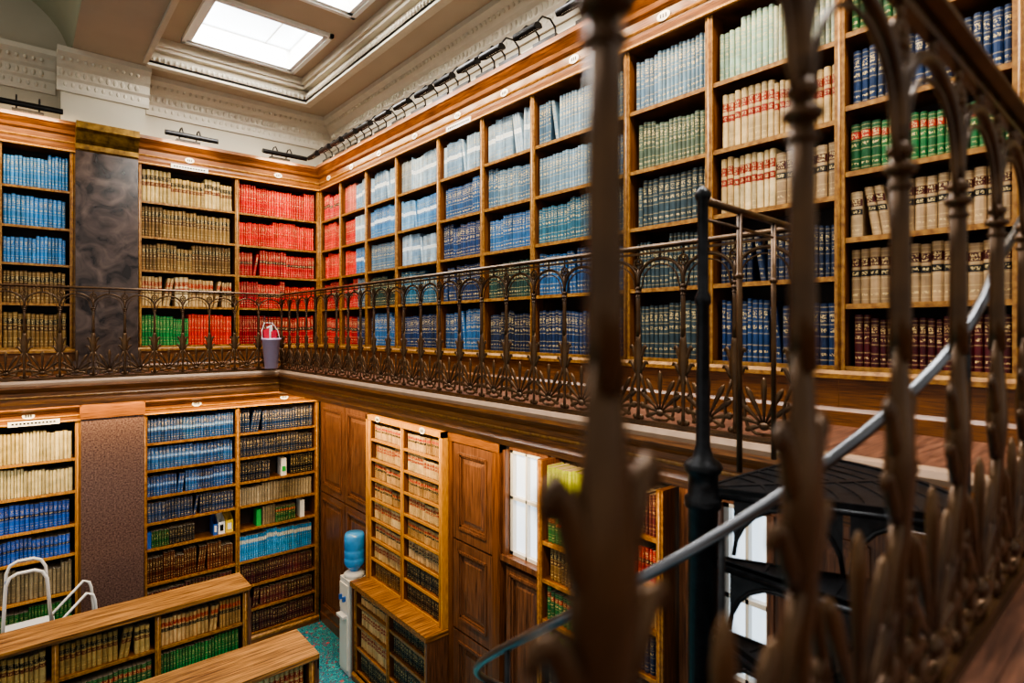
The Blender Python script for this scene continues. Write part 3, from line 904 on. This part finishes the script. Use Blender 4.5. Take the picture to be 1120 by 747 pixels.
# ------------------------------------------------------------------ small objects
e = empty('water_cooler', (3.22, 6.80, FZ))
mb = MB([M_greyplastic])
mb.box(-.13, .13, -.13, .13, 0, 1.16, M_greyplastic)
mb.box(-.145, -.13, -.11, .11, .78, 1.10, M_white); mb.box(-.15, -.13, -.10, .10, .06, .70, M_white)
mb.box(-.20, -.13, -.09, .09, .70, .73, M_greyplastic)
for y in (-.05, .05): mb.box(-.18, -.14, y - .012, y + .012, .90, .96, M_bluecard)
mb.lathe(0, 0, [(.12, 1.16), (.13, 1.20), (.09, 1.23)], M_greyplastic, n=20)
mb.obj('cabinet', e)
mb = MB([M_blueplastic])
mb.lathe(0, 0, [(.04, 1.20), (.06, 1.25), (.11, 1.30), (.125, 1.33), (.125, 1.39), (.118, 1.405), (.125, 1.42), (.125, 1.49), (.118, 1.505), (.125, 1.52), (.125, 1.66), (.11, 1.70), (.0, 1.705)], M_blueplastic, n=24)
mb.obj('bottle', e)
e = empty('bucket', (0, 0, 0))
mb = MB([M_lilac])
bx, by = 2.47, 7.61
mb.lathe(bx, by, [(.075, GZ + .04), (.108, GZ + .40), (.118, GZ + .40), (.118, GZ + .425), (.105, GZ + .425), (.07, GZ + .06)], M_lilac, n=20)
mb.tube([(bx - .11, by, GZ + .40), (bx - .10, by + .05, GZ + .52), (bx - .05, by + .115, GZ + .62), (bx + .05, by + .115, GZ + .62), (bx + .10, by + .05, GZ + .52), (bx + .11, by, GZ + .40)], .004, M_white, n=6)
mb.tube([(bx, by + .115, GZ + .62), (bx, by + .11, GZ + .96), (bx, by + .13, GZ + 1.02), (bx, by + .17, GZ + 1.01)], .004, M_black, n=6)
mb.obj('pail', e)
mb = MB([M_redpaper])
for k, (dx, dy, h, m) in enumerate(((-.05, -.02, .56, M_redpaper), (.0, .02, .60, M_paper), (.04, -.02, .54, M_redpaper))):
    mb.add([(bx + dx - .03, by + dy, GZ + .1), (bx + dx + .03, by + dy + .02, GZ + .1), (bx + dx + .03, by + dy + .03, GZ + h), (bx + dx - .05, by + dy, GZ + h - .03)], [(0, 1, 2, 3)], m)
mb.obj('papers', e)
mb = MB([M_paper], TB(LY))
for u, w, h, m in ((1.96, .05, .24, M_bluecard), (2.02, .08, .26, M_paper), (2.11, .09, .27, M_yellow)):
    mb.add([(u, .05, -2.70), (u + w, .05, -2.70), (u + w, .24, -2.70), (u, .24, -2.70), (u, .05, -2.70 + h * .6), (u + w, .05, -2.70 + h * .6), (u + w, .24, -2.70 + h), (u, .24, -2.70 + h)],
           [(0, 3, 2, 1), (0, 1, 5, 4), (1, 2, 6, 5), (2, 3, 7, 6), (3, 0, 4, 7)], m)
    mb.box(u + w * .25, u + w * .75, .045, .05, -2.66, -2.58, M_paper if m is not M_paper else M_black)
mb.obj('magazine_files', bc_lb)
mb = MB([M_paper], TB(LY))
mb.box(1.21, 1.26, .05, .20, -2.70, -2.50, M_bluecard)
mb.box(2.83, 2.90, .04, .2, -2.06, -1.82, M_paper); mb.box(2.84, 2.89, .035, .04, -2.0, -1.93, M_green)
mb.box(2.50, 2.56, .05, .2, -2.70, -2.48, M_green); mb.box(3.1, 3.16, .05, .2, -2.70, -2.46, M_paper)
mb.obj('card_box_files', bc_lb)
e = empty('step_ladder', (.12, 7.80, FZ))
mb = MB([M_white])
for y in (-.2, .2):
    mb.tube([(-.28, y, 0), (-.20, y, 1.70), (-.17, y, 1.78), (-.11, y, 1.81), (.02, y, 1.81), (.08, y, 1.78), (.12, y, 1.70), (.16, y, 1.15)], .016, M_white, n=10)
    mb.tube([(-.23, y, 1.15), (.16, y, 1.15), (.45, y, 1.45), (.50, y, 1.42), (.52, y, 1.35), (.62, y, 0)], .015, M_white, n=10)
mb.obj('frame', e)
mb = MB([M_greyplastic])
for k in range(5):
    z = .23 * (k + 1)
    x = .58 - .1 * (k + 1)
    mb.box(x - .11, x + .11, -.2, .2, z - .02, z, M_greyplastic)
    mb.box(x - .105, x + .105, -.19, .19, z, z + .006, M_black)
mb.box(-.24, .16, -.2, .2, 1.14, 1.16, M_greyplastic)
mb.tube([(-.20, -.2, 1.62), (-.20, .2, 1.62)], .014, M_bluecard, n=8)
mb.obj('steps', e)

# ------------------------------------------------------------------ lighting
for i, (a, b) in enumerate(sk):
    area('skylight_daylight_%d' % (i + 1), ((sx0 + sx1) / 2, (a + b) / 2, Z2 + .22), (0, 0, 0), 1.1, 1.1, 112, (1.0, .98, .95))
area('vault_area_light', (-2.2, 3.5, CZ + .8), (0, 0, 0), 2.5, 6, 165, (1.0, .98, .94))  # broad area light just below the vault, which has no opening
l = area('under_gallery_light', (.2, GY + .16, -.74), (0, 0, 0), 6.0, .06, 105, (1, .72, .40)); l.rotation_euler = (D(38), 0, 0)
l = area('under_gallery_light', (GX + .16, 5.0, -.74), (0, 0, 0), 5.5, .06, 125, (1, .72, .40)); l.rotation_euler = (D(38), 0, D(-90))
w = bpy.data.worlds.new('World'); scene.world = w; w.use_nodes = True
bg = w.node_tree.nodes['Background']; bg.inputs[0].default_value = (1.0, .97, .93, 1); bg.inputs[1].default_value = .60

# ------------------------------------------------------------------ camera
cam = bpy.data.cameras.new('camera'); co = bpy.data.objects.new('camera', cam)
scene.collection.objects.link(co); scene.camera = co
cam.sensor_width = 36; cam.lens = 20.36; cam.clip_start = .02
cam.shift_y = -.01205
co.location = (0, 0, 0); co.rotation_euler = (D(90), 0, D(-40.56))
cam.dof.use_dof = True; cam.dof.focus_distance = 5.5; cam.dof.aperture_fstop = 1.9
